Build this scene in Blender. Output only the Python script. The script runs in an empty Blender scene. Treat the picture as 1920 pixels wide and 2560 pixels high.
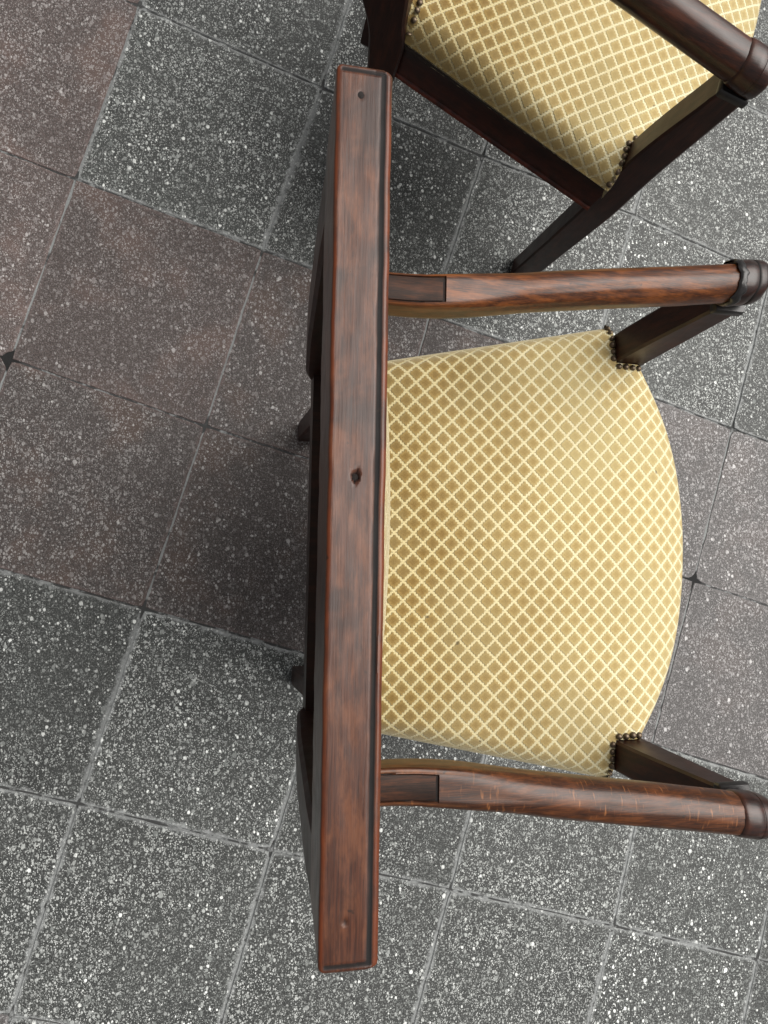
import bpy, math, random
from mathutils import Matrix, Vector, noise
random.seed(7)
S = bpy.context.scene
COL = S.collection

# ------------------------------------------------------------------ camera
CAM_H, PITCH, YAW, FPX = 1.3052, -0.0521, 0.1971, 1724.3
ca, sa, cb, sb = math.cos(PITCH), math.sin(PITCH), math.cos(YAW), math.sin(YAW)
R = Matrix(((1, 0, 0), (0, ca, -sa), (0, sa, ca))) @ Matrix(((cb, 0, sb), (0, 1, 0), (-sb, 0, cb)))
cd = bpy.data.cameras.new('camera')
cam = bpy.data.objects.new('camera', cd); COL.objects.link(cam)
cam.matrix_world = Matrix.Translation((0, 0, CAM_H)) @ R.transposed().to_4x4()
cd.sensor_fit = 'VERTICAL'; cd.sensor_height = 36.0; cd.lens = FPX / 2560 * 36.0
cd.clip_start = 0.02; cd.clip_end = 200
S.camera = cam

# ------------------------------------------------------------------ sky and sun (bright overcast, brighter towards the chair fronts)
SUN_EL, SUN_AZ = 57.0, 20.0            # elevation, direction of the light's origin counted from +x towards +y
w = bpy.data.worlds.new('World'); S.world = w; w.use_nodes = True
nt = w.node_tree; nt.nodes.clear()
sky = nt.nodes.new('ShaderNodeTexSky'); sky.sky_type = 'NISHITA'; sky.sun_disc = False
sky.sun_elevation = math.radians(SUN_EL); sky.sun_rotation = math.radians(90 - SUN_AZ)
sky.air_density = 1.0; sky.dust_density = 5.0; sky.ozone_density = 1.0
hs = nt.nodes.new('ShaderNodeHueSaturation'); hs.inputs['Saturation'].default_value = 0.10
bg = nt.nodes.new('ShaderNodeBackground'); bg.inputs['Strength'].default_value = 0.07
wo = nt.nodes.new('ShaderNodeOutputWorld')
nt.links.new(sky.outputs[0], hs.inputs['Color']); nt.links.new(hs.outputs[0], bg.inputs[0]); nt.links.new(bg.outputs[0], wo.inputs[0])
sd = bpy.data.lights.new('sun', 'SUN'); sd.energy = 3.2; sd.angle = math.radians(66); sd.color = (1.0, 0.96, 0.90)
sun = bpy.data.objects.new('sun', sd); COL.objects.link(sun)
el, az = math.radians(SUN_EL), math.radians(SUN_AZ)
d = Vector((math.cos(el) * math.cos(az), math.cos(el) * math.sin(az), math.sin(el)))
sun.rotation_euler = d.to_track_quat('Z', 'Y').to_euler(); sun.location = d * 8
S.view_settings.view_transform = 'Standard'; S.view_settings.look = 'None'
S.view_settings.gamma = 1; S.view_settings.use_curve_mapping = False
S.view_settings.exposure = 0.55

# ------------------------------------------------------------------ node helper
class NG:
    def __init__(self, name):
        self.m = bpy.data.materials.new(name); self.m.use_nodes = True
        self.t = self.m.node_tree; self.t.nodes.clear()
        self.out = self.n('ShaderNodeOutputMaterial'); self.b = self.n('ShaderNodeBsdfPrincipled')
        self.l(self.b.outputs[0], self.out.inputs[0])
    def n(self, t, **k):
        o = self.t.nodes.new(t)
        for a, v in k.items(): setattr(o, a, v)
        return o
    def l(self, a, b): self.t.links.new(a, b)
    def put(self, sock, v):
        if isinstance(v, (int, float, tuple, list)):
            sock.default_value = v if not (isinstance(v, (tuple, list)) and len(v) == 3 and len(sock.default_value) == 4) else (*v, 1)
        else: self.l(v, sock)
    def M(self, op, a, b=0.0, c=0.0, clamp=False):
        o = self.n('ShaderNodeMath', operation=op, use_clamp=clamp)
        for i, v in enumerate((a, b, c)): self.put(o.inputs[i], v)
        return o.outputs[0]
    def mix(self, f, a, b, mode='MIX'):
        o = self.n('ShaderNodeMix', data_type='RGBA', blend_type=mode)
        self.put(o.inputs[0], f); self.put(o.inputs[6], a); self.put(o.inputs[7], b)
        return o.outputs[2]
    def ss(self, v, lo, hi, a=0.0, b=1.0):
        o = self.n('ShaderNodeMapRange', interpolation_type='SMOOTHSTEP')
        self.put(o.inputs[0], v); self.put(o.inputs[1], lo); self.put(o.inputs[2], hi); self.put(o.inputs[3], a); self.put(o.inputs[4], b)
        return o.outputs[0]
    def noise(self, vec, scale=5, detail=3, rough=.55, out=0, dist=0.0):
        o = self.n('ShaderNodeTexNoise'); self.l(vec, o.inputs['Vector'])
        o.inputs['Scale'].default_value = scale; o.inputs['Detail'].default_value = detail
        o.inputs['Roughness'].default_value = rough; o.inputs['Distortion'].default_value = dist
        return o.outputs[out]
    def vor(self, vec, scale, feature='F1', rnd=1.0):
        o = self.n('ShaderNodeTexVoronoi', feature=feature); self.l(vec, o.inputs['Vector'])
        o.inputs['Scale'].default_value = scale; o.inputs['Randomness'].default_value = rnd
        return o
    def map(self, vec, scale=(1, 1, 1), loc=(0, 0, 0), rot=(0, 0, 0)):
        o = self.n('ShaderNodeMapping'); self.l(vec, o.inputs[0])
        o.inputs['Scale'].default_value = scale; o.inputs['Location'].default_value = loc; o.inputs['Rotation'].default_value = rot
        return o.outputs[0]
    def attr(self, name): return self.n('ShaderNodeAttribute', attribute_name=name).outputs['Fac']
    def obj(self): return self.n('ShaderNodeTexCoord').outputs['Object']
    def pos(self): return self.n('ShaderNodeNewGeometry').outputs['Position']
    def rand(self): return self.n('ShaderNodeObjectInfo').outputs['Random']
    def bump(self, h, strength=.3, dist=.001, normal=None):
        o = self.n('ShaderNodeBump'); self.l(h, o.inputs['Height'])
        o.inputs['Strength'].default_value = strength; o.inputs['Distance'].default_value = dist
        if normal is not None: self.l(normal, o.inputs['Normal'])
        return o.outputs[0]
    def set(self, **k):
        for a, v in k.items(): self.put(self.b.inputs[a.replace('_', ' ')], v)
        return self.m

# ------------------------------------------------------------------ materials
def wood(name, along, dark, mid, light, worn, wear_amt=1.0, rough=.3, coat=.35, flecks=False, cloud=14, patch=.5, spec=.5, streak=.8, lens=7, hairy=1.0):
    g = NG(name); p = g.obj()
    sc = [330, 330, 330]; sc['xyz'.index(along)] = 11
    warp = g.noise(p, 18, 2, .5, out=1)
    pv = g.n('ShaderNodeVectorMath', operation='MULTIPLY_ADD'); g.l(warp, pv.inputs[0]); pv.inputs[1].default_value = (.0018, .0018, .0018); g.l(p, pv.inputs[2])
    pw = pv.outputs[0]
    fine = g.noise(g.map(pw, sc), 2.2, 5, .65)
    sc2 = [45, 45, 45]; sc2['xyz'.index(along)] = lens
    band = g.noise(g.map(pw, sc2), 2.4, 4, .65, dist=.15)
    cl = g.noise(p, cloud, 4, .6, dist=.5)
    sh_ = [950, 950, 950]; sh_['xyz'.index(along)] = 34
    hair = g.noise(g.map(p, sh_), 1.3, 3, .6)
    c = g.mix(g.ss(fine, .3, .7, .5 - .5 * hairy, 1), dark, mid)
    c = g.mix(g.M('MULTIPLY', g.ss(band, .42, .68), streak), c, light)
    c = g.mix(g.M('MULTIPLY', g.ss(cl, .48, .66), patch), c, dark)
    c = g.mix(g.ss(hair, .50, .72, 0, .60 * hairy), c, dark)
    c = g.mix(g.ss(hair, .30, .48, .38 * hairy, 0), c, light)
    if flecks:
        f2 = [75, 75, 75]; f2['xyz'.index(along)] = 420
        fl = g.noise(g.map(p, f2), 1.0, 1, .4)
        fm = g.noise(p, 20, 2)
        c = g.mix(g.M('MULTIPLY', g.ss(fl, .60, .76), g.ss(fm, .42, .6, 0, .5)), c, worn)
    edge = g.attr('edge'); groove = g.attr('groove')
    en = g.noise(p, 45, 3, .6)
    ew = g.M('MULTIPLY', edge, g.ss(en, .33, .6, .15, wear_amt))
    c = g.mix(ew, c, worn)
    c = g.mix(groove, c, (.004, .003, .003))
    nick = g.noise(p, 130, 2, .5)
    c = g.mix(g.ss(nick, .73, .78, 0, .7), c, (.012, .007, .005))
    h = g.M('ADD', g.M('ADD', g.M('MULTIPLY', fine, .5), g.M('MULTIPLY', hair, .5)), g.M('MULTIPLY', cl, .8))
    r = g.M('ADD', g.M('ADD', g.M('MULTIPLY', g.noise(p, 60, 4), .22), rough - .11), g.M('MULTIPLY', groove, .45), clamp=True)
    return g.set(Base_Color=c, Roughness=r, Coat_Weight=g.M('MULTIPLY', g.M('SUBTRACT', 1.0, groove), coat, clamp=True), Coat_Roughness=.22, Normal=g.bump(h, .25, .0006), Specular_IOR_Level=spec)

M_crest = wood('varnished_crest_wood', 'y', (.017, .0062, .0044), (.070, .0235, .0120), (.140, .050, .0215), (.13, .028, .007), rough=.33, coat=.08, cloud=17, patch=.85, streak=.6, lens=14, wear_amt=.8, spec=.32, hairy=.5)
M_arm = wood('rubbed_arm_wood', 'x', (.012, .0035, .0016), (.075, .020, .005), (.22, .066, .013), (.30, .10, .02), rough=.38, coat=.10, patch=.55, streak=.65, wear_amt=.5, spec=.34, lens=10)
M_arm2 = wood('flecked_arm_wood', 'x', (.011, .0034, .0016), (.060, .017, .005), (.155, .047, .011), (.36, .14, .045), rough=.38, coat=.10, flecks=True, patch=.5, streak=.6, wear_amt=.5, spec=.34, lens=10)
M_arm3 = wood('dark_arm_wood', 'x', (.007, .0026, .002), (.028, .008, .0045), (.075, .019, .007), (.30, .11, .04), rough=.36, coat=.14, patch=.6, wear_amt=.5, spec=.4)
M_cap = wood('dark_cap_wood', 'x', (.006, .0024, .0019), (.025, .0075, .0042), (.048, .013, .0065), (.14, .04, .012), rough=.36, coat=.15, wear_amt=.5, spec=.4)
M_dark = wood('dark_frame_wood', 'z', (.006, .0018, .0012), (.022, .0058, .003), (.046, .0115, .005), (.10, .020, .009), rough=.40, coat=.04, wear_amt=.6, spec=.30)
M_rail = wood('dark_rail_wood', 'x', (.005, .0015, .001), (.018, .0046, .0025), (.036, .009, .004), (.16, .028, .012), rough=.42, coat=.05, wear_amt=.8, spec=.35)
M_inlay = wood('blackened_tenon_wood', 'x', (.006, .003, .0022), (.022, .009, .005), (.075, .024, .009), (.08, .05, .03), rough=.55, coat=0, wear_amt=.3, spec=.2)

def velvet():
    g = NG('diamond_cut_velvet')
    uv = g.n('ShaderNodeUVMap', uv_map='weave').outputs[0]
    sp = g.n('ShaderNodeSeparateXYZ'); g.l(uv, sp.inputs[0])
    P = .0240
    jit = g.noise(g.obj(), 420, 2, .6)
    wob = g.noise(g.obj(), 40, 2, .5)
    u = g.M('ADD', sp.outputs[0], g.M('MULTIPLY', g.M('SUBTRACT', wob, .5), .0030))
    v = g.M('ADD', sp.outputs[1], g.M('MULTIPLY', g.M('SUBTRACT', jit, .5), .0016))
    a0 = g.M('DIVIDE', g.M('ADD', u, v), P); b0 = g.M('DIVIDE', g.M('SUBTRACT', u, v), P)
    def zig(x, y):                                  # the woven lines step along in small scallops
        return g.M('ADD', x, g.M('MULTIPLY', g.M('SINE', g.M('MULTIPLY', y, math.tau * 4)), .030))
    a, b = zig(a0, b0), zig(b0, a0)
    def dist(x): return g.M('SUBTRACT', .5, g.M('ABSOLUTE', g.M('SUBTRACT', g.M('FRACT', x), .5)))
    da, db = dist(a), dist(b)
    dm = g.M('SMOOTH_MIN', da, db, .06)
    cell = g.ss(dm, .062, .132)                     # 1 on the pile, 0 on the flat woven lattice
    deep = g.ss(dm, .12, .40)
    big = g.noise(g.obj(), 9, 3, .6); mid = g.noise(g.obj(), 55, 3, .6); fib = g.noise(g.obj(), 900, 2, .6)
    lit = g.M('MULTIPLY', g.attr('painted_light'), g.M('MULTIPLY_ADD', mid, .5, .75), clamp=True)  # stronger light towards the seat front, painted into pile and lattice colours
    pile = g.mix(deep, g.mix(lit, (.262, .176, .058), (.47, .37, .175)), g.mix(lit, (.158, .092, .022), (.35, .255, .105)))
    pile = g.mix(g.M('MULTIPLY', g.ss(mid, .40, .68), .42), pile, g.mix(lit, (.140, .092, .034), (.33, .25, .115)))
    pile = g.mix(g.M('MULTIPLY', g.ss(big, .42, .64), .45), pile, g.mix(lit, (.21, .165, .075), (.37, .31, .155)))
    pile = g.mix(g.M('MULTIPLY', g.ss(fib, .35, .7), .30), pile, g.mix(lit, (.30, .225, .095), (.46, .37, .18)))
    line = g.mix(g.ss(fib, .3, .7), g.mix(lit, (.45, .375, .190), (.60, .54, .33)), g.mix(lit, (.54, .465, .265), (.72, .66, .45)))
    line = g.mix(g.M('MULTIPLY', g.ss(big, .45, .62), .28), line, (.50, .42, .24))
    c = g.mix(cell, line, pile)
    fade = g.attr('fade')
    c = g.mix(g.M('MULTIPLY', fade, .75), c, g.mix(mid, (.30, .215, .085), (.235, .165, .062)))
    spot = g.noise(g.obj(), 75, 1, .4)
    c = g.mix(g.ss(spot, .80, .83, 0, .75), c, (.10, .075, .04))
    h = g.M('ADD', g.M('MULTIPLY', cell, 1.0), g.M('MULTIPLY', fib, .35))
    g.set(Base_Color=c, Roughness=.9, Specular_IOR_Level=.12, Sheen_Weight=.7, Sheen_Roughness=.45, Sheen_Tint=(1.0, .93, .70), Normal=g.bump(h, .85, .0016))
    return g.m
M_velvet = velvet()

def cloth():
    g = NG('cream_backing_cloth'); n = g.noise(g.obj(), 500, 2)
    return g.set(Base_Color=g.mix(n, (.42, .36, .24), (.52, .46, .32)), Roughness=.95, Normal=g.bump(n, .3, .0004))
M_cloth = cloth()
def nailmat():
    g = NG('aged_brass_nail'); n = g.noise(g.pos(), 260, 3)
    return g.set(Base_Color=g.mix(n, (.06, .042, .028), (.16, .12, .08)), Metallic=.75, Roughness=.42)
M_nail = nailmat()
def flat(name, c, r=.7):
    g = NG(name); n = g.noise(g.obj(), 300, 3)
    return g.set(Base_Color=g.mix(n, c, tuple(x * 1.8 for x in c)), Roughness=r, Normal=g.bump(n, .4, .0005))
M_hole = flat('dark_plug_wood', (.006, .004, .0035), .95)
M_braid = flat('dark_braid', (.014, .008, .005), .9)
M_resin = flat('black_repair_resin', (.009, .008, .008), .35)

def tilemat(name, base1, base2, stain, chip_hi, chip_lo, chip_amt, fine_amt, haze=.55, haze_col=((.15, .16, .16), (.38, .39, .39))):
    g = NG(name); p = g.pos(); rnd = g.rand()
    off = g.n('ShaderNodeCombineXYZ'); g.l(g.M('MULTIPLY', rnd, 37.0), off.inputs[0]); g.l(g.M('MULTIPLY', rnd, 91.0), off.inputs[1])
    vv = g.n('ShaderNodeVectorMath', operation='ADD'); g.l(p, vv.inputs[0]); g.l(off.outputs[0], vv.inputs[1]); P = vv.outputs[0]
    lo = g.noise(P, 7, 4, .6); mid = g.noise(P, 40, 3, .6); gr = g.noise(P, 420, 3, .65)
    c = g.mix(g.ss(gr, .3, .72), base1, base2)
    c = g.mix(g.M('MULTIPLY', g.ss(lo, .48, .66), .8), c, stain)
    dw = g.n('ShaderNodeVectorMath', operation='MULTIPLY_ADD'); g.l(g.noise(P, 320, 2, .5, out=1), dw.inputs[0]); dw.inputs[1].default_value = (.0022, .0022, .0022); g.l(P, dw.inputs[2])
    PW = g.map(dw.outputs[0], (1, .82, 1))
    def chips(scale, r0, r1, amt, keep):
        v = g.vor(PW, scale)
        cs = g.n('ShaderNodeSeparateColor'); g.l(v.outputs['Color'], cs.inputs[0])
        rad = g.M('MULTIPLY_ADD', cs.outputs[0], r1 - r0, r0)
        m = g.ss(g.M('SUBTRACT', rad, v.outputs['Distance']), -.02, .10)
        m = g.M('MULTIPLY', m, g.M('GREATER_THAN', cs.outputs[1], keep))
        dens = g.ss(g.M('ADD', mid, g.M('MULTIPLY', lo, .8)), .70, 1.02, .42, 1.0)
        return g.M('MULTIPLY', g.M('MULTIPLY', m, dens), amt), cs.outputs[2]
    m3, t3 = chips(500, .20, .62, fine_amt * .85, .25)
    m2, t2 = chips(225, .13, .53, (chip_amt + fine_amt) / 2, .32)
    m1, t1 = chips(128, .10, .45, chip_amt, .40)
    m0, t0 = chips(92, .16, .42, chip_amt * .95, .80)
    c = g.mix(m3, c, g.mix(g.M('POWER', t3, 1.8), chip_lo, chip_hi))
    c = g.mix(m2, c, g.mix(g.M('POWER', t2, 1.2), chip_lo, chip_hi))
    c = g.mix(m1, c, g.mix(g.M('POWER', t1, .7), chip_lo, chip_hi))
    c = g.mix(m0, c, g.mix(t0, chip_lo, chip_hi))
    e = g.attr('rim')
    es = g.M('MULTIPLY', g.ss(g.M('ADD', e, g.M('MULTIPLY', g.M('SUBTRACT', g.noise(P, 60, 4, .65), .5), 1.3)), .60, 1.04), haze)
    c = g.mix(es, c, g.mix(g.noise(P, 90, 3), *haze_col))
    tint = g.M('MULTIPLY_ADD', rnd, .30, .85)
    hsv = g.n('ShaderNodeHueSaturation'); g.l(c, hsv.inputs['Color']); g.l(tint, hsv.inputs['Value'])
    h = g.M('ADD', g.M('ADD', g.M('MULTIPLY', m1, .9), g.M('MULTIPLY', m2, .5)), g.M('MULTIPLY', gr, .7))
    return g.set(Base_Color=hsv.outputs[0], Roughness=g.M('MULTIPLY_ADD', gr, .3, .45), Normal=g.bump(h, .8, .0016), Specular_IOR_Level=.4)
M_tile = {
    'g': tilemat('grey_aggregate_tile', (.008, .0088, .0084), (.064, .0675, .065), (.022, .0235, .023), (.74, .76, .74), (.11, .12, .115), 1.0, .9, .66),
    'r': tilemat('red_aggregate_tile', (.021, .0155, .0142), (.096, .074, .069), (.092, .060, .051), (.52, .50, .49), (.15, .13, .128),   .62, .62, .30, ((.12, .085, .08), (.22, .16, .15))),
    'b': tilemat('brown_aggregate_tile', (.0125, .0100, .0094), (.066, .053, .050), (.056, .036, .029), (.46, .45, .44), (.13, .118, .115),   .60, .62, .35, ((.09, .062, .058), (.15, .105, .098))),
    'w': tilemat('warm_grey_aggregate_tile', (.020, .0185, .018), (.105, .098, .097), (.075, .064, .061), (.56, .55, .55), (.17, .16, .16), .85, .75, .35, ((.12, .11, .11), (.24, .23, .23)))}
def mortar():
    g = NG('cement_joint'); p = g.pos()
    a = g.noise(p, 30, 6, .7); b = g.noise(p, 300, 3, .6)
    c = g.mix(b, (.11, .115, .115), (.27, .28, .28))
    sp = g.n('ShaderNodeSeparateXYZ'); g.l(p, sp.inputs[0])
    gx, gy, gg = -.3088, .6693, -.2944
    v = g.M('ADD', g.M('MULTIPLY', g.M('SUBTRACT', sp.outputs[0], gx), math.sin(gg)), g.M('MULTIPLY', g.M('SUBTRACT', gy, sp.outputs[1]), math.cos(gg)))
    v = g.M('DIVIDE', v, .35 * 1.0108)
    near = g.M('ABSOLUTE', g.M('SUBTRACT', g.M('FRACT', g.M('ADD', v, .5)), .5))
    along = g.ss(near, .03, .06, 1, 0)                       # the long courses have weathered open, the cross joints less
    lo = g.M('SUBTRACT', .59, g.M('MULTIPLY', along, .13))
    c = g.mix(g.ss(g.M('SUBTRACT', a, lo), -.05, .05, 0, .92), c, (.022, .022, .022))
    for hx, hy, hr in HOLE_AT:                                # shade of the deep broken corners, painted in as dark blots
        dx = g.M('SUBTRACT', sp.outputs[0], hx); dy = g.M('SUBTRACT', sp.outputs[1], hy)
        dd = g.M('ADD', g.M('SQRT', g.M('ADD', g.M('MULTIPLY', dx, dx), g.M('MULTIPLY', dy, dy))), g.M('MULTIPLY', g.M('SUBTRACT', a, .5), hr * 1.2))
        c = g.mix(g.ss(dd, hr * .7, hr), (.008, .008, .008), c)
    return g.set(Base_Color=c, Roughness=.95, Normal=g.bump(g.M('ADD', a, g.M('MULTIPLY', b, .4)), .8, .002))

# ------------------------------------------------------------------ mesh helper
def mk(name, verts, faces, mat, parent=None, attrs=None, uv=None, smooth=True, angle=None, shear=0.0):
    me = bpy.data.meshes.new(name)
    me.from_pydata([(v[0], v[1] + shear * v[2], v[2]) for v in verts], [], faces)
    for k, vals in (attrs or {}).items():
        a = me.attributes.new(k, 'FLOAT', 'POINT'); a.data.foreach_set('value', vals)
    if uv:
        ul = me.uv_layers.new(name='weave')
        for lp in me.loops: ul.data[lp.index].uv = uv[lp.vertex_index]
    me.validate(); me.materials.append(mat)
    if smooth:
        me.polygons.foreach_set('use_smooth', [True] * len(me.polygons))
        if angle: me.set_sharp_from_angle(angle=math.radians(angle))
    o = bpy.data.objects.new(name, me); COL.objects.link(o)
    if parent: o.parent = parent
    return o
def loft(secs, cap=True):
    n = len(secs[0]); V = [p for s in secs for p in s]; F = []
    for i in range(len(secs) - 1):
        for j in range(n):
            k = (j + 1) % n
            F.append((i * n + j, i * n + k, (i + 1) * n + k, (i + 1) * n + j))
    if cap:
        F.append(tuple(reversed(range(n)))); F.append(tuple(range((len(secs) - 1) * n, len(secs) * n)))
    return V, F
def lerp_keys(keys, t):
    if t <= keys[0][0]: return keys[0][1:]
    for a, b in zip(keys, keys[1:]):
        if t <= b[0]:
            f = (t - a[0]) / (b[0] - a[0])
            return tuple(x + (y - x) * f for x, y in zip(a[1:], b[1:]))
    return keys[-1][1:]
def smooth_keys(keys, t, r):
    acc = None
    for k in range(-3, 4):
        v = lerp_keys(keys, t + r * k / 3)
        acc = v if acc is None else tuple(x + y for x, y in zip(acc, v))
    return tuple(x / 7 for x in acc)
def rect(x0, x1, y0, y1, z, c):
    return [(x0 + c, y0, z), (x1 - c, y0, z), (x1, y0 + c, z), (x1, y1 - c, z), (x1 - c, y1, z), (x0 + c, y1, z), (x0, y1 - c, z), (x0, y0 + c, z)]
def N(x, y=0, z=0): return noise.noise((x, y, z))

# ------------------------------------------------------------------ pavement
def solve_px(px, py, z=0.0):
    v = R.transposed() @ Vector(((px - 960) / FPX, -(py - 1280) / FPX, -1)); t = (z - CAM_H) / v.z
    return (v.x * t, v.y * t)
# joint crossings read off the photograph, laid out on the ground in metres
CROSS = {(0, -1): (347, 15), (0, 0): (189, 448), (0, 1): (26, 899), (1, -1): (804, 219), (1, 0): (656, 625), (1, 1): (513, 1065), (1, 2): (358, 1521), (1, 3): (194, 2010), (1, 4): (26, 2539), (2, -1): (1207, 391), (2, 0): (1075, 787), (2, 3): (679, 2126), (3, -1): (1585, 538), (3, 3): (1124, 2224), (4, 0): (1830, 1072), (4, 1): (1734, 1452), (4, 2): (1630, 1860), (4, 3): (1533, 2315), (5, 3): (1893, 2400)}
def ideal(i, j, g=-.2944, ox=-.3088, oy=.6693):
    u, v = i * .35, -j * .35 * 1.0108
    return (ox + u * math.cos(g) - v * math.sin(g), oy + u * math.sin(g) + v * math.cos(g))
dev = {k: tuple(a - b for a, b in zip(solve_px(*v), ideal(*k))) for k, v in CROSS.items()}
def corner(i, j):
    x, y = ideal(i, j)
    if (i, j) in dev: dx, dy = dev[(i, j)]
    else:
        ws = [(1 / ((i - a) ** 2 + (j - b) ** 2) ** 1.5, d_) for (a, b), d_ in dev.items()]
        far = min((i - a) ** 2 + (j - b) ** 2 for a, b in dev)
        s = sum(q for q, _ in ws); f = 1 / (1 + .25 * far)
        dx = f * sum(q * d_[0] for q, d_ in ws) / s; dy = f * sum(q * d_[1] for q, d_ in ws) / s
    return Vector((x + dx, y + dy))
HOLES = {(4, 1): .017, (0, 1): .015}
BROKEN = {(4, 1): {(4, 0): .030, (3, 0): .012, (4, 1): .007}, (0, 1): {(-1, 0): .017, (-1, 1): .024, (0, 1): .006}}   # which tiles have lost a corner there          # broken corners where joints meet
HOLE_AT = [(corner(*k).x, corner(*k).y, r * 1.5) for k, r in HOLES.items()]
M_mortar = mortar()
bed_n = 14
bv = [(-3.2 + 7 * i / bed_n, -3.4 + 7 * j / bed_n, -.0017) for j in range(bed_n + 1) for i in range(bed_n + 1)]
bf = [(j * (bed_n + 1) + i, j * (bed_n + 1) + i + 1, (j + 1) * (bed_n + 1) + i + 1, (j + 1) * (bed_n + 1) + i) for j in range(bed_n) for i in range(bed_n)]
pavement = mk('pavement', bv, bf, M_mortar); pavement['kind'] = 'structure'
def kind_of(i, j):
    t = {(-1, -1): 'r', (-1, -2): 'r', (-1, 0): 'r', (0, 0): 'r', (1, 0): 'b', (2, 0): 'b', (3, 0): 'w', (4, 0): 'w',
         (-1, 1): 'b', (0, 1): 'b', (1, 1): 'b', (2, 1): 'b', (3, 1): 'w', (4, 1): 'w', (0, 4): 'w', (-1, 4): 'w'}
    if (i, j) in t: return t[(i, j)]
    return 'g'
def make_tile(i, j):
    rnd = random.Random(i * 91 + j * 17 + 5)
    c = [corner(i, j + 1), corner(i + 1, j + 1), corner(i + 1, j), corner(i, j)]
    ids = [(i, j + 1), (i + 1, j + 1), (i + 1, j), (i, j)]
    cen = sum(c, Vector((0, 0))) / 4
    gap = .0014; P = []; n = 22
    for k in range(4):
        a, b = c[k], c[(k + 1) % 4]
        e = (b - a).normalized(); inn = Vector((-e.y, e.x))
        if inn.dot(cen - a) < 0: inn = -inn
        for s in range(n):
            t = s / n; p = a.lerp(b, t)
            L = (b - a).length; da, db = t * L, (1 - t) * L
            w_ = gap + .0014 * N(p.x * 30, p.y * 30, k) + .0012 * N(p.x * 110, p.y * 110, k * 3) + max(0, .35 * (N(p.x * 17 + 9, p.y * 17, 4) - .42)) * .012
            w_ = max(.0008, w_)
            for idc, dd in ((ids[k], da), (ids[(k + 1) % 4], db)):
                hr = BROKEN.get(idc, {}).get((i, j), .004)
                if dd < hr: w_ += hr * .62 * (1 - dd / hr) ** 2.2 * max(.25, .55 + .8 * N(p.x * 40, p.y * 40, k * 5.3))
            q = p + inn * w_
            if s == 0:
                pe = (c[k] - c[k - 1]).normalized(); pin = Vector((-pe.y, pe.x))
                if pin.dot(cen - a) < 0: pin = -pin
                q = p + inn * w_ + pin * w_
            P.append(q)
    m = len(P); z0 = rnd.uniform(-.0005, .0007); tx, ty = rnd.uniform(-.0012, .0012), rnd.uniform(-.0012, .0012)
    def zz(q): return z0 + tx * (q.x - cen.x) / .35 + ty * (q.y - cen.y) / .35
    V, F, rim = [], [], []
    for lvl in range(4):
        for q in P:
            d_ = (cen - q)
            ins = (0, 0, .0012, .017)[lvl]
            qq = q + d_.normalized() * ins * (1.25 if lvl > 1 else 1)
            V.append((qq.x, qq.y, (-.02, zz(qq) - .0016, zz(qq), zz(qq))[lvl])); rim.append((1, 1, .95, 0)[lvl])
    for lvl in range(3):
        for k in range(m):
            F.append((lvl * m + k, lvl * m + (k + 1) % m, (lvl + 1) * m + (k + 1) % m, (lvl + 1) * m + k))
    F.append(tuple(range(3 * m, 4 * m)))
    o = mk('tile', V, F, M_tile[kind_of(i, j)], pavement, {'rim': rim}, smooth=False)
for j in range(-4, 8):
    for i in range(-4, 9): make_tile(i, j)

# ------------------------------------------------------------------ armchair
def arm_centre(x):
    return smooth_keys(((-.01, .236, .671, .0165, .018), (.05, .230, .671, .0165, .018), (.087, .2280, .670, .0168, .018), (.1335, .2310, .669, .0180, .0192), (.1785, .2375, .667, .0195, .0205), (.244, .2485, .665, .0202, .021), (.31, .258, .664, .0205, .021), (.401, .2705, .662, .0208, .021), (.457, .279, .661, .0208, .021), (.54, .291, .660, .0208, .021)), x, .032)
def superell(y, z, ry, rz, n, m=36, ph=0):
    out = []
    for k in range(m):
        t = 2 * math.pi * k / m
        c, s = math.cos(t), math.sin(t)
        out.append((y + ry * math.copysign(abs(c) ** (2 / n), c), z + rz * math.copysign(abs(s) ** (2 / n), s)))
    return out

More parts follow.
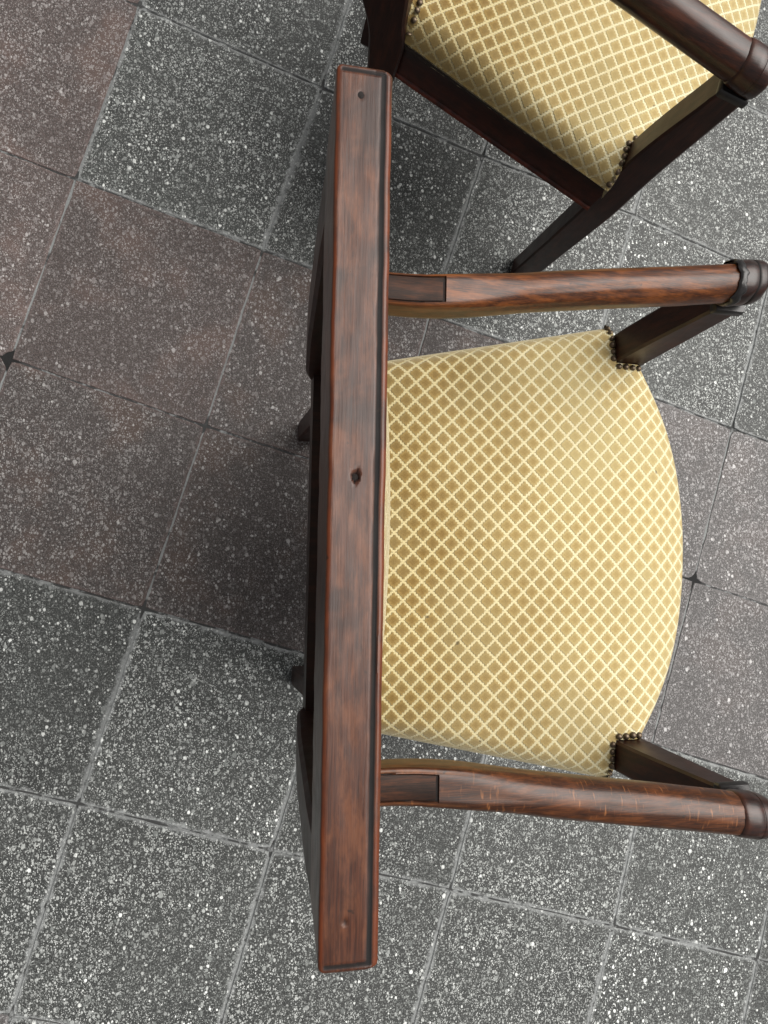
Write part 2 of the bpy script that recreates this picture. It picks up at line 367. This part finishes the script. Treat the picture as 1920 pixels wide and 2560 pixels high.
def make_chair(loc, rotz, label, lean, seed, cracked):
    root = bpy.data.objects.new('armchair', None); COL.objects.link(root)
    root.location = (loc[0], loc[1], 0); root.rotation_euler = (0, 0, rotz)
    root['label'] = label; root['category'] = 'armchair'; root['group'] = 'matching wooden armchairs in yellow velvet'
    sh = lean
    def part(name, VF, mat, parent=root, attrs=None, uv=None, angle=40):
        return mk(name, VF[0], VF[1], mat, parent, attrs, uv, True, angle, sh)
    so = seed * 13.7

    # ---- crest rail: a section in x-z swept along y, with a scratched groove along the front edge and both ends
    L = .2425; TOP = .943
    ny = 320; secs = []; edge = []; groove = []
    for k in range(ny + 1):
        u = 2 * k / ny - 1
        y = L * math.copysign(1 - (1 - abs(u)) ** 1.25, u) if abs(u) > .0 else 0
        dend = L - abs(y)
        shrink = .0045 * (1 - math.sqrt(max(0, 1 - (1 - min(dend / .0045, 1)) ** 2)))
        drop = .0035 * (1 - math.sqrt(max(0, 1 - (1 - min(dend / .0035, 1)) ** 2)))
        wob = .0004 * N(y * 28, so) + .00025 * N(y * 90, so + 3)
        gx = .0268 - .00065 * (1 + y / .2425) + .0005 * N(y * 22, so + 7) + .0002 * N(y * 120, so)
        gw = .0015 + .0003 * N(y * 35, so + 11)
        gdep = .0013 + .0006 * N(y * 18, so + 5)
        xo = -.00065 * (1 + y / .2425); x0, x1 = xo + shrink + wob, xo + .0318 - shrink + wob * .6 + .0003 * N(y * 50, 3 + so)
        pr, ed, gr = [], [], []
        def add(x, z, e=0, g_=0): pr.append((x, y, z)); ed.append(e); gr.append(g_)
        add(x0 + .0035, .862); add(x0 + .002, .900); add(x0 + .0006, .930)
        for t in range(5):
            an = math.pi / 2 * t / 4; r = .0022
            add(x0 + r - r * math.cos(an), TOP - drop - r + r * math.sin(an), (0, .5, 1, .8, .25)[t])
        nx = 26
        for t in range(1, nx):
            x = x0 + .0022 + (x1 - .0032 - x0 - .0022) * t / nx
            z = TOP - drop + .00018 * N(x * 90, y * 20, so) + .0001 * N(x * 200, y * 60, so)
            q = abs(x - gx) / gw; g_ = max(0, 1 - q * q * .42) if q < 1.5 else 0
            ge = abs(dend - .0040) / .0012
            if ge < 1.3 and x < gx + gw: g_ = max(g_, (1 - ge * ge * .6) * .8)
            if dend < .004: g_ *= 1 if ge < 1.3 else .0
            bead = 1 if x > gx + gw * .9 else 0
            for hx, hy, hr, hd in ((.0142, .0138, .0022, .003), (.0125, .2247, .0020, .00012), (.0135, -.2165, .0012, .0005)):
                hq = math.hypot(x - hx, (y - hy) * .75) / hr * (1 + .35 * N(x * 700, y * 700, so))
                if hq < 1 and seed == 1: z -= hd * (1 - hq * hq); g_ = max(g_, min(1, hd * 900) * (1 - hq ** 4))
            z -= gdep * max(0, min(1, g_)) * (1 if dend > .005 or x > .02 else .6)
            add(x, z, .55 * bead + (.2 if x < x0 + .0030 else 0), min(1, g_ * 1.5))
        for t in range(5):
            an = math.pi / 2 * t / 4; r = .0032
            add(x1 - r + r * math.sin(an), TOP - .0006 - drop - r + r * math.cos(an), (.7, .9, 1, .8, .4)[t])
        add(x1 + .0005, .930, .1); add(x1 + .001, .90); add(x1 + .001, .862)
        if k in (0, ny):
            ed = [max(e, .35) for e in ed]
        secs.append(pr); edge += ed; groove += gr
    V, F = loft(secs)
    crest = part('crest_rail', (V, F), M_crest, attrs={'edge': edge, 'groove': groove}, angle=55)
    if seed == 1:      # wooden peg by the far end and filled nail hole in the middle
        for (px, py, r, nm) in ((.0125, .2247, .0022, 'peg'), (.0142, .0138, .0017, 'hole_filler')):
            pv = [(px + r * (1 + .25 * N(a, py * 50)) * math.cos(a * math.pi / 5), py + r * 1.2 * math.sin(a * math.pi / 5), TOP - (.0003 if nm == 'peg' else .0022)) for a in range(10)]
            pv2 = [(a * .8 + px * .2, b * .8 + py * .2, c + .0003) for a, b, c in pv]
            part(nm, loft([pv, pv2]), M_hole, crest)

    for s in (1, -1):
        # ---- rear leg: foot, splayed shank, shouldered post running up to the crest
        e = 0 if cracked else .010
        K = ((0, .048 + e, .085 + e, .211, .246), (.02, .048 + e, .085 + e, .211, .246), (.20, .060 + e, .095 + e, .204, .241), (.35, .056 + e, .097 + e, .199, .239), (.42, .045 + e, .098 + e, .197, .239), (.455, .032 + e, .099, .196, .241), (.50, .0205, .095, .195, .243), (.62, .0125, .075, .196, .243), (.80, .005, .042, .198, .243), (.87, .0035, .032, .199, .241), (.880, .0035, .030, .199, .241))
        secs = []
        zs = [.0] + [.012 + i * .011 for i in range(79)]
        for z in zs:
            x0, x1, y0, y1 = smooth_keys(K, z, .012)
            secs.append(rect(x0, x1, y0, y1, z, .0035))
        secs = [[(x, s * y, z) for x, y, z in q] for q in secs]
        if s < 0: secs = [list(reversed(q)) for q in secs]
        V, F = loft(secs); part('rear_leg', (V, F), M_dark, attrs={'edge': [.1] * len(V)})

        # ---- front leg running up past the seat as the arm post
        K = ((0, .448, .490, .214, .254), (.03, .448, .491, .217, .257), (.20, .447, .490, .234, .276), (.35, .445, .491, .250, .291), (.46, .4425, .489, .254, .294), (.53, .448, .491, .256, .296), (.631, .461, .494, .2595, .300))
        secs = []
        for i in range(60):
            z = .631 * i / 59
            x0, x1, y0, y1 = smooth_keys(K, z, .03) if 0 < i < 59 else lerp_keys(K, z)
            secs.append([(x, s * y, zz_) for x, y, zz_ in rect(x0, x1, y0, y1, z, .0030)])
        if s < 0: secs = [list(reversed(q)) for q in secs]
        V, F = loft(secs); leg = part('front_leg', (V, F), M_dark, attrs={'edge': [.1] * len(V)})
        bs = [[(x, s * y, z) for x, y, z in rect(.4605 - e, .4945 + e, .2585 - e, .3010 + e, z, .002)] for z, e in ((.6315, .0005), (.633, .002), (.640, .002), (.6425, .0005))]
        if s < 0: bs = [list(reversed(q)) for q in bs]
        part('post_block', loft(bs), M_resin, leg)

        # ---- arm: squared at the back with a let-in tenon plate, rounding out to the front
        secs = []; edge = []; groove = []
        xs = [.032 + .004 * i for i in range(26)] + [.1358, .1362, .1368] + [.140 + .0075 * i for i in range(48)]
        xs = [x for x in xs if x <= .463]
        for x in xs:
            y, z, ry, rz = arm_centre(x)
            f = min(1, max(0, (x - .115) / .11)); f = f * f * (3 - 2 * f)
            n = 5.5 * (1 - f) + 2.15 * f
            sec = []
            for k, (yy, zz_) in enumerate(superell(y, z, ry * (.94 if s > 0 else 1.04), rz, n, 72)):
                yy += .0005 * N(x * 14, k * .4, so + s) ; zz_ += .0006 * N(x * 12 + 5, k * .3, so + s)
                rec = 0
                if x < .1365 and zz_ > z and abs(yy - y) < .0122:
                    zz_ -= .0022; rec = 1
                sec.append((x, s * yy, zz_)); groove.append(.9 * rec); edge.append(.5 * max(0, 1 - abs(abs(yy - y) - .0145) / .0022) if (zz_ > z and f < .5) else .05)
            secs.append(sec)
        if s > 0: secs = [list(reversed(q)) for q in secs]; 
        if s > 0:
            m_ = 72; edge = [e for i in range(len(secs)) for e in reversed(edge[i * m_:(i + 1) * m_])]; groove = [e for i in range(len(secs)) for e in reversed(groove[i * m_:(i + 1) * m_])]
        V, F = loft(secs)
        arm = part('arm', (V, F), M_arm3 if not cracked else M_arm if s > 0 else M_arm2, attrs={'edge': edge, 'groove': groove}, angle=50)
        # let-in plate
        secs = []
        for x in [.014 + .0115 * i for i in range(11)] + [.1335]:
            y, z, ry, rz = arm_centre(x); hw = .0112; zt = z + rz - .0005 + .0003 * N(x * 40, s)
            secs.append([(x, s * (y - hw), zt - .004), (x, s * (y - hw), zt - .0004), (x, s * (y - hw + .0008), zt), (x, s * (y + hw - .0008), zt), (x, s * (y + hw), zt - .0004), (x, s * (y + hw), zt - .004)])
        if s > 0: secs = [list(reversed(q)) for q in secs]
        V, F = loft(secs); part('tenon_plate', (V, F), M_inlay, arm, attrs={'edge': [.1] * len(V)}, angle=30)
        # turned cap at the arm's front end
        secs = []; edge = []; groove = []
        prof = [(x - .0255 - max(0, x - .49) * .17, f) for x, f in ((.4825, .85), (.4830, .97), (.4845, 1.06), (.4880, 1.105), (.4930, 1.12), (.5000, 1.125), (.5080, 1.12), (.5085, 1.10), (.5092, 1.10), (.5098, 1.12), (.514, 1.11), (.520, 1.09), (.5250, 1.03), (.5275, .92), (.5288, .7), (.5292, .35))]
        for (x, f) in prof:
            y, z, ry, rz = arm_centre(.475); y += (x - .475) * .14
            sec = []
            for k, (yy, zz_) in enumerate(superell(y, z, ry * f, rz * f, 2.2, 48)):
                wn = 1 + (.030 if cracked and s > 0 else .012) * N(k / 48 * 11, x * 160, so + s); yy, zz_ = y + (yy - y) * wn, z + (zz_ - z) * wn
                ang = k / 48
                xo = x + .0012 * N(ang * 9, so + s) - (.0 if not (cracked and s > 0) else 0)
                if .4785 < x < .4828 and not (cracked and s > 0): yy, zz_ = y + (yy - y) * 1.02, z + (zz_ - z) * 1.02
                sec.append((xo, s * yy, zz_)); groove.append(1.0 if x < .458 or (.4795 < x < .4825 and cracked and s > 0) else 0); edge.append(.35 if .4585 < x < .4635 else 0)
            secs.append(sec)
        if s > 0:
            secs = [list(reversed(q)) for q in secs]; edge = [e for i in range(len(secs)) for e in reversed(edge[i * 48:(i + 1) * 48])]; groove = [e for i in range(len(secs)) for e in reversed(groove[i * 48:(i + 1) * 48])]
        V, F = loft(secs); cap = part('arm_cap', (V, F), M_cap, arm, attrs={'edge': edge, 'groove': groove}, angle=50)
        if cracked and s > 0:   # black filler pressed into the split behind the cap
            V, F = [], []
            na, nx_ = 34, 9
            y, z, ry, rz = arm_centre(.465)
            for i in range(na):
                an = math.radians(-25 + 215 * i / (na - 1))
                for q in range(nx_):
                    wd = .0052 + .0026 * N(i * .45, 2.2)
                    x = .4625 + .0024 * N(i * .5, 7.7) + wd * (2 * q / (nx_ - 1) - 1)
                    bump = 1 - abs(2 * q / (nx_ - 1) - 1) ** 3
                    r = 1.085 + .085 * bump + .05 * N(i * .8, q * .8, 1.3) * bump
                    V.append((x, s * (y + ry * r * math.cos(an)), z + rz * r * math.sin(an)))
            for i in range(na - 1):
                for q in range(nx_ - 1): F.append((i * nx_ + q, i * nx_ + q + 1, (i + 1) * nx_ + q + 1, (i + 1) * nx_ + q))
            part('crack_filler', (V, F), M_resin, arm)

    # ---- seat rails
    def hw(x): return .2395 + (x - .126) * .2230
    def hwr(x): return .2330 + (x - .126) * .2000
    def xf(y): return (.5575 if cracked else .588) - .75 * y * y - (5.4 if cracked else 14.0) * y ** 4
    for s in (1, -1):
        secs = []
        for x in (.094, .20, .32, .449):
            yo = hwr(x) - .001
            secs.append([(x, s * (yo - .024), .348), (x, s * (yo - .003), .348), (x, s * (yo + .0015), .3495), (x, s * (yo + .0015), .355), (x, s * (yo - .001), .357), (x, s * yo, .408), (x, s * (yo - .002), .4105), (x, s * (yo - .024), .411)])
        if s > 0: secs = [list(reversed(q)) for q in secs]
        e = [0, .2, 1, .9, .3, 0, 0, 0]
        if s > 0: e = e[::-1]
        V, F = loft(secs); part('seat_rail', (V, F), M_rail, attrs={'edge': e * len(secs)})
    secs = []
    for i in range(21):
        y = -.252 + .504 * i / 20; x = xf(y) - .011
        secs.append([(x - .026, y, .348), (x - .026, y, .411), (x - .002, y, .411), (x, y, .408), (x - .001, y, .350), (x - .003, y, .348)])
    V, F = loft(secs); part('front_rail', (V, F), M_rail, attrs={'edge': [0] * len(V)})
    secs = [[(.0445, y, .350), (.0445, y, .425), (.074, y, .425), (.074, y, .350)] for y in (-.205, 0, .205)]
    V, F = loft([list(reversed(q)) for q in secs]); part('rear_rail', (V, F), M_rail, attrs={'edge': [.3, .3, 0, 0] * 3})

    # ---- velvet seat, notched round the arm posts
    tn = .2525 / hw(.4445)
    ts = sorted(set([round(math.copysign(1 - (1 - abs(k / 60)) ** 1.5, k), 5) for k in range(-60, 61)] + [tn, -tn]))
    rows = [.078 + (.4445 - .078) * i / 60 for i in range(61)]
    nt_ = len(ts)
    def zseat(x, y, tongue):
        dome = .022 * (1 - (y / .30) ** 2) * math.sin(math.pi * min(1, max(0, (x - .0) / .60)))
        dr = max(0, x - .078) / .022
        ds = 9 if tongue else max(0, hw(x) - abs(y)) / .030
        df = max(0, xf(y) - x) / (.016 + .079 * (1 - min(1, abs(y) / .2526) ** 4)) if abs(y) < .2526 else 9
        def ro(q): q = min(1, q); return math.sqrt(max(0, 1 - (1 - q) ** 2))
        a = ro(ds); b = ro(df); c = .6 + .4 * ro(dr)
        cr = .0024 * N(x * 9, y * 9, so) + .0008 * N(x * 26, y * 26, so)
        return .424 + (.030 + dome + cr) * min(a, 1) * (.38 + .62 * b) * c
    V, HEM, fade = [], {}, []
    G = []
    for x in rows:
        r = []
        for t in ts:
            y = t * hw(x); r.append(len(V)); z = zseat(x, y, False); V.append((x, y, z))
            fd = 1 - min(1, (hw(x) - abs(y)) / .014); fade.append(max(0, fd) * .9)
        G.append(r)
    cols = [k for k, t in enumerate(ts) if abs(t) <= tn + 1e-6]
    nrow = 26
    for i in range(1, nrow + 1):
        r = [None] * nt_
        sfr = 1 - (1 - i / nrow) ** 1.6
        for k in cols:
            y = ts[k] * hw(.4445); x = .4445 + sfr * (xf(y) - .4445)
            r[k] = len(V); z = zseat(x, y, True); V.append((x, y, z))
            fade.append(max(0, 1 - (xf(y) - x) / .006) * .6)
        G.append(r)
    r = [None] * nt_                                             # tucked hem at the front
    for k in cols:
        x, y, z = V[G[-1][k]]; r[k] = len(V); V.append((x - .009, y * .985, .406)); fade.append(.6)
    G.append(r)
    for k in range(nt_):                                         # and where it is cut round the posts
        if G[61][k] is None:
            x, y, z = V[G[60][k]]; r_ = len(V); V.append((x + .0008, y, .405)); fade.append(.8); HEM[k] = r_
    F = []
    for k_ in (0, nt_ - 1):                                      # side hems tucked down to the rails
        hm = []
        for i in range(61):
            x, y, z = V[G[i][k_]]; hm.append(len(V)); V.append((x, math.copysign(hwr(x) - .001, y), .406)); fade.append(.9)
        for i in range(60):
            q = (G[i][k_], hm[i], hm[i + 1], G[i + 1][k_]); F.append(q if k_ else tuple(reversed(q)))
    for k in range(nt_ - 1):
        if k in HEM and k + 1 in HEM: F.append((G[60][k], HEM[k], HEM[k + 1], G[60][k + 1]))
    for i in range(len(G) - 1):
        for k in range(nt_ - 1):
            q = (G[i][k], G[i + 1][k], G[i + 1][k + 1], G[i][k + 1])
            if None not in q: F.append(q)
    base = len(V)
    # arc-length weave coordinates, so that the lattice runs over the rolled edges without stretching
    U = [0.0] * len(V); W_ = [0.0] * len(V)
    mid = nt_ // 2
    for r in G:
        for rng in (range(mid + 1, nt_), range(mid - 1, -1, -1)):
            pv = r[mid]
            for k in rng:
                if r[k] is None: break
                W_[r[k]] = W_[pv] + math.copysign((Vector(V[r[k]]) - Vector(V[pv])).length, k - mid); pv = r[k]
    for k in range(nt_):
        U[G[0][k]] = 0.0; pv = G[0][k]
        for i in range(1, len(G)):
            if G[i][k] is None: break
            dv = Vector(V[G[i][k]]) - Vector(V[pv]); U[G[i][k]] = U[pv] + math.hypot(dv.x, dv.z); pv = G[i][k]
    uv = [(a + .0035, b + .0105) for a, b in zip(U, W_)]
    # sides hang down to the rails
    cushion = part('seat_cushion', (V, [tuple(f) for f in F]), M_velvet, attrs={'fade': fade, 'painted_light': [min(1, max(0, (p[0] + .10 * N(p[0] * 9, p[1] * 9, so) - .14) / .34)) for p in V]}, uv=uv, angle=None)  # painted light rises from rear to front, broken up by noise

    # ---- dark braid along the lower edge of the velvet
    for s in (1, -1):
        secs = []
        for i in range(70):
            x = .108 + (.440 - .108) * i / 69
            yy = hwr(x) + .0022 + .0008 * N(x * 120, s, so); zz_ = .4165 + .0012 * N(x * 170, 4, so + s); r = .0048 + .0012 * N(x * 240, 9, so)
            secs.append([(x, s * (yy + r * .75 * math.cos(a * math.tau / 8)), zz_ + r * math.sin(a * math.tau / 8)) for a in range(8)])
        if s > 0: secs = [list(reversed(q)) for q in secs]
        part('braid', loft(secs), M_braid, cushion)
    # ---- dome nails round the posts
    nv, nf = [], []
    for a in range(4):
        ph = math.pi / 2 * a / 3.3
        for k in range(9): nv.append((.0045 * math.cos(ph) * math.cos(k * math.tau / 9), .0045 * math.cos(ph) * math.sin(k * math.tau / 9), .0034 * math.sin(ph)))
    for a in range(3):
        for k in range(9): nf.append((a * 9 + k, a * 9 + (k + 1) % 9, (a + 1) * 9 + (k + 1) % 9, (a + 1) * 9 + k))
    nf.append(tuple(range(27, 36)))
    nail_me = None
    def nail(x, y, z, tilt=0):
        nonlocal nail_me
        if nail_me is None:
            o = mk('nail', nv, nf, M_nail, cushion); nail_me = o.data
        else:
            o = bpy.data.objects.new('nail', nail_me); COL.objects.link(o); o.parent = cushion
        o.location = (x, y + sh * z, z); o.rotation_euler = (tilt, random.uniform(-.2, .2), random.uniform(0, 6)); o.scale = (random.uniform(.92, 1.08),) * 3
    for s in (1, -1):
        for k in range(4): nail(.4480 + .0102 * k, s * (.2475 + random.uniform(-.0006, .0006)), zseat(.4480 + .0102 * k, .2475, True) + .0012)
        for y, tl in ((.2575, 0), (.267, .15), (.2765, .35), (.286, .6), (.2960, .95), (.3035, 1.25), (.3075, 1.45)):
            nail(.4402 + random.uniform(-.0006, .0006), s * (y + .0006), zseat(.4402, y, False) + .0008, -s * tl)
        for k in range(6):
            y = .186 + .0095 * k; nail(.1085, s * y, zseat(.1085, min(y, hw(.1085) - .0008), False) + .001, -s * max(0, (y - .205) * 34))

    # ---- upholstered back between the posts
    V, F, U = [], [], []
    nz, nyb = 26, 30
    for i in range(nz + 1):
        z = .50 + .365 * i / nz
        for k in range(nyb + 1):
            y = -.2015 + .403 * k / nyb
            fz = math.sin(math.pi * i / nz) ** .45 if 0 < i < nz else 0; fy = math.sin(math.pi * k / nyb) ** .45 if 0 < k < nyb else 0
            V.append((.020 + (.865 - z) * .075 + .010 + .037 * fz * fy, y, z)); U.append((z, y + .0105))
    for i in range(nz):
        for k in range(nyb):
            a = i * (nyb + 1) + k; F.append((a, a + 1, a + nyb + 2, a + nyb + 1))
    part('back_cushion', (V, F), M_velvet, attrs={'fade': [.85] * len(V), 'painted_light': [.8] * len(V)}, uv=U, angle=None)
    V2 = []
    for i in range(nz + 1):
        z = .50 + .365 * i / nz
        for k in range(nyb + 1):
            y = -.2015 + .403 * k / nyb
            V2.append((.0125 + (.865 - z) * .085 - .003 * math.sin(math.pi * i / nz) * math.sin(math.pi * k / nyb), y, z))
    part('back_cloth', (V2, [tuple(reversed(f)) for f in F]), M_cloth)
    secs = [[(.030, y, .470), (.030, y, .502), (.066, y, .502), (.066, y, .470)] for y in (-.203, 0, .203)]
    V, F = loft([list(reversed(q)) for q in secs]); part('back_rail', (V, F), M_rail, attrs={'edge': [.2, .2, 0, 0] * 3})
    return root

chair_a = make_chair((.0419, -.0076), -.0196, 'armchair with black filler in a split arm end, under the long worn top rail', .0339, 1, True)
chair_b = make_chair((.1753, .9375), -.3173, 'armchair standing askew and cut off by the top edge', .0142, 2, False)
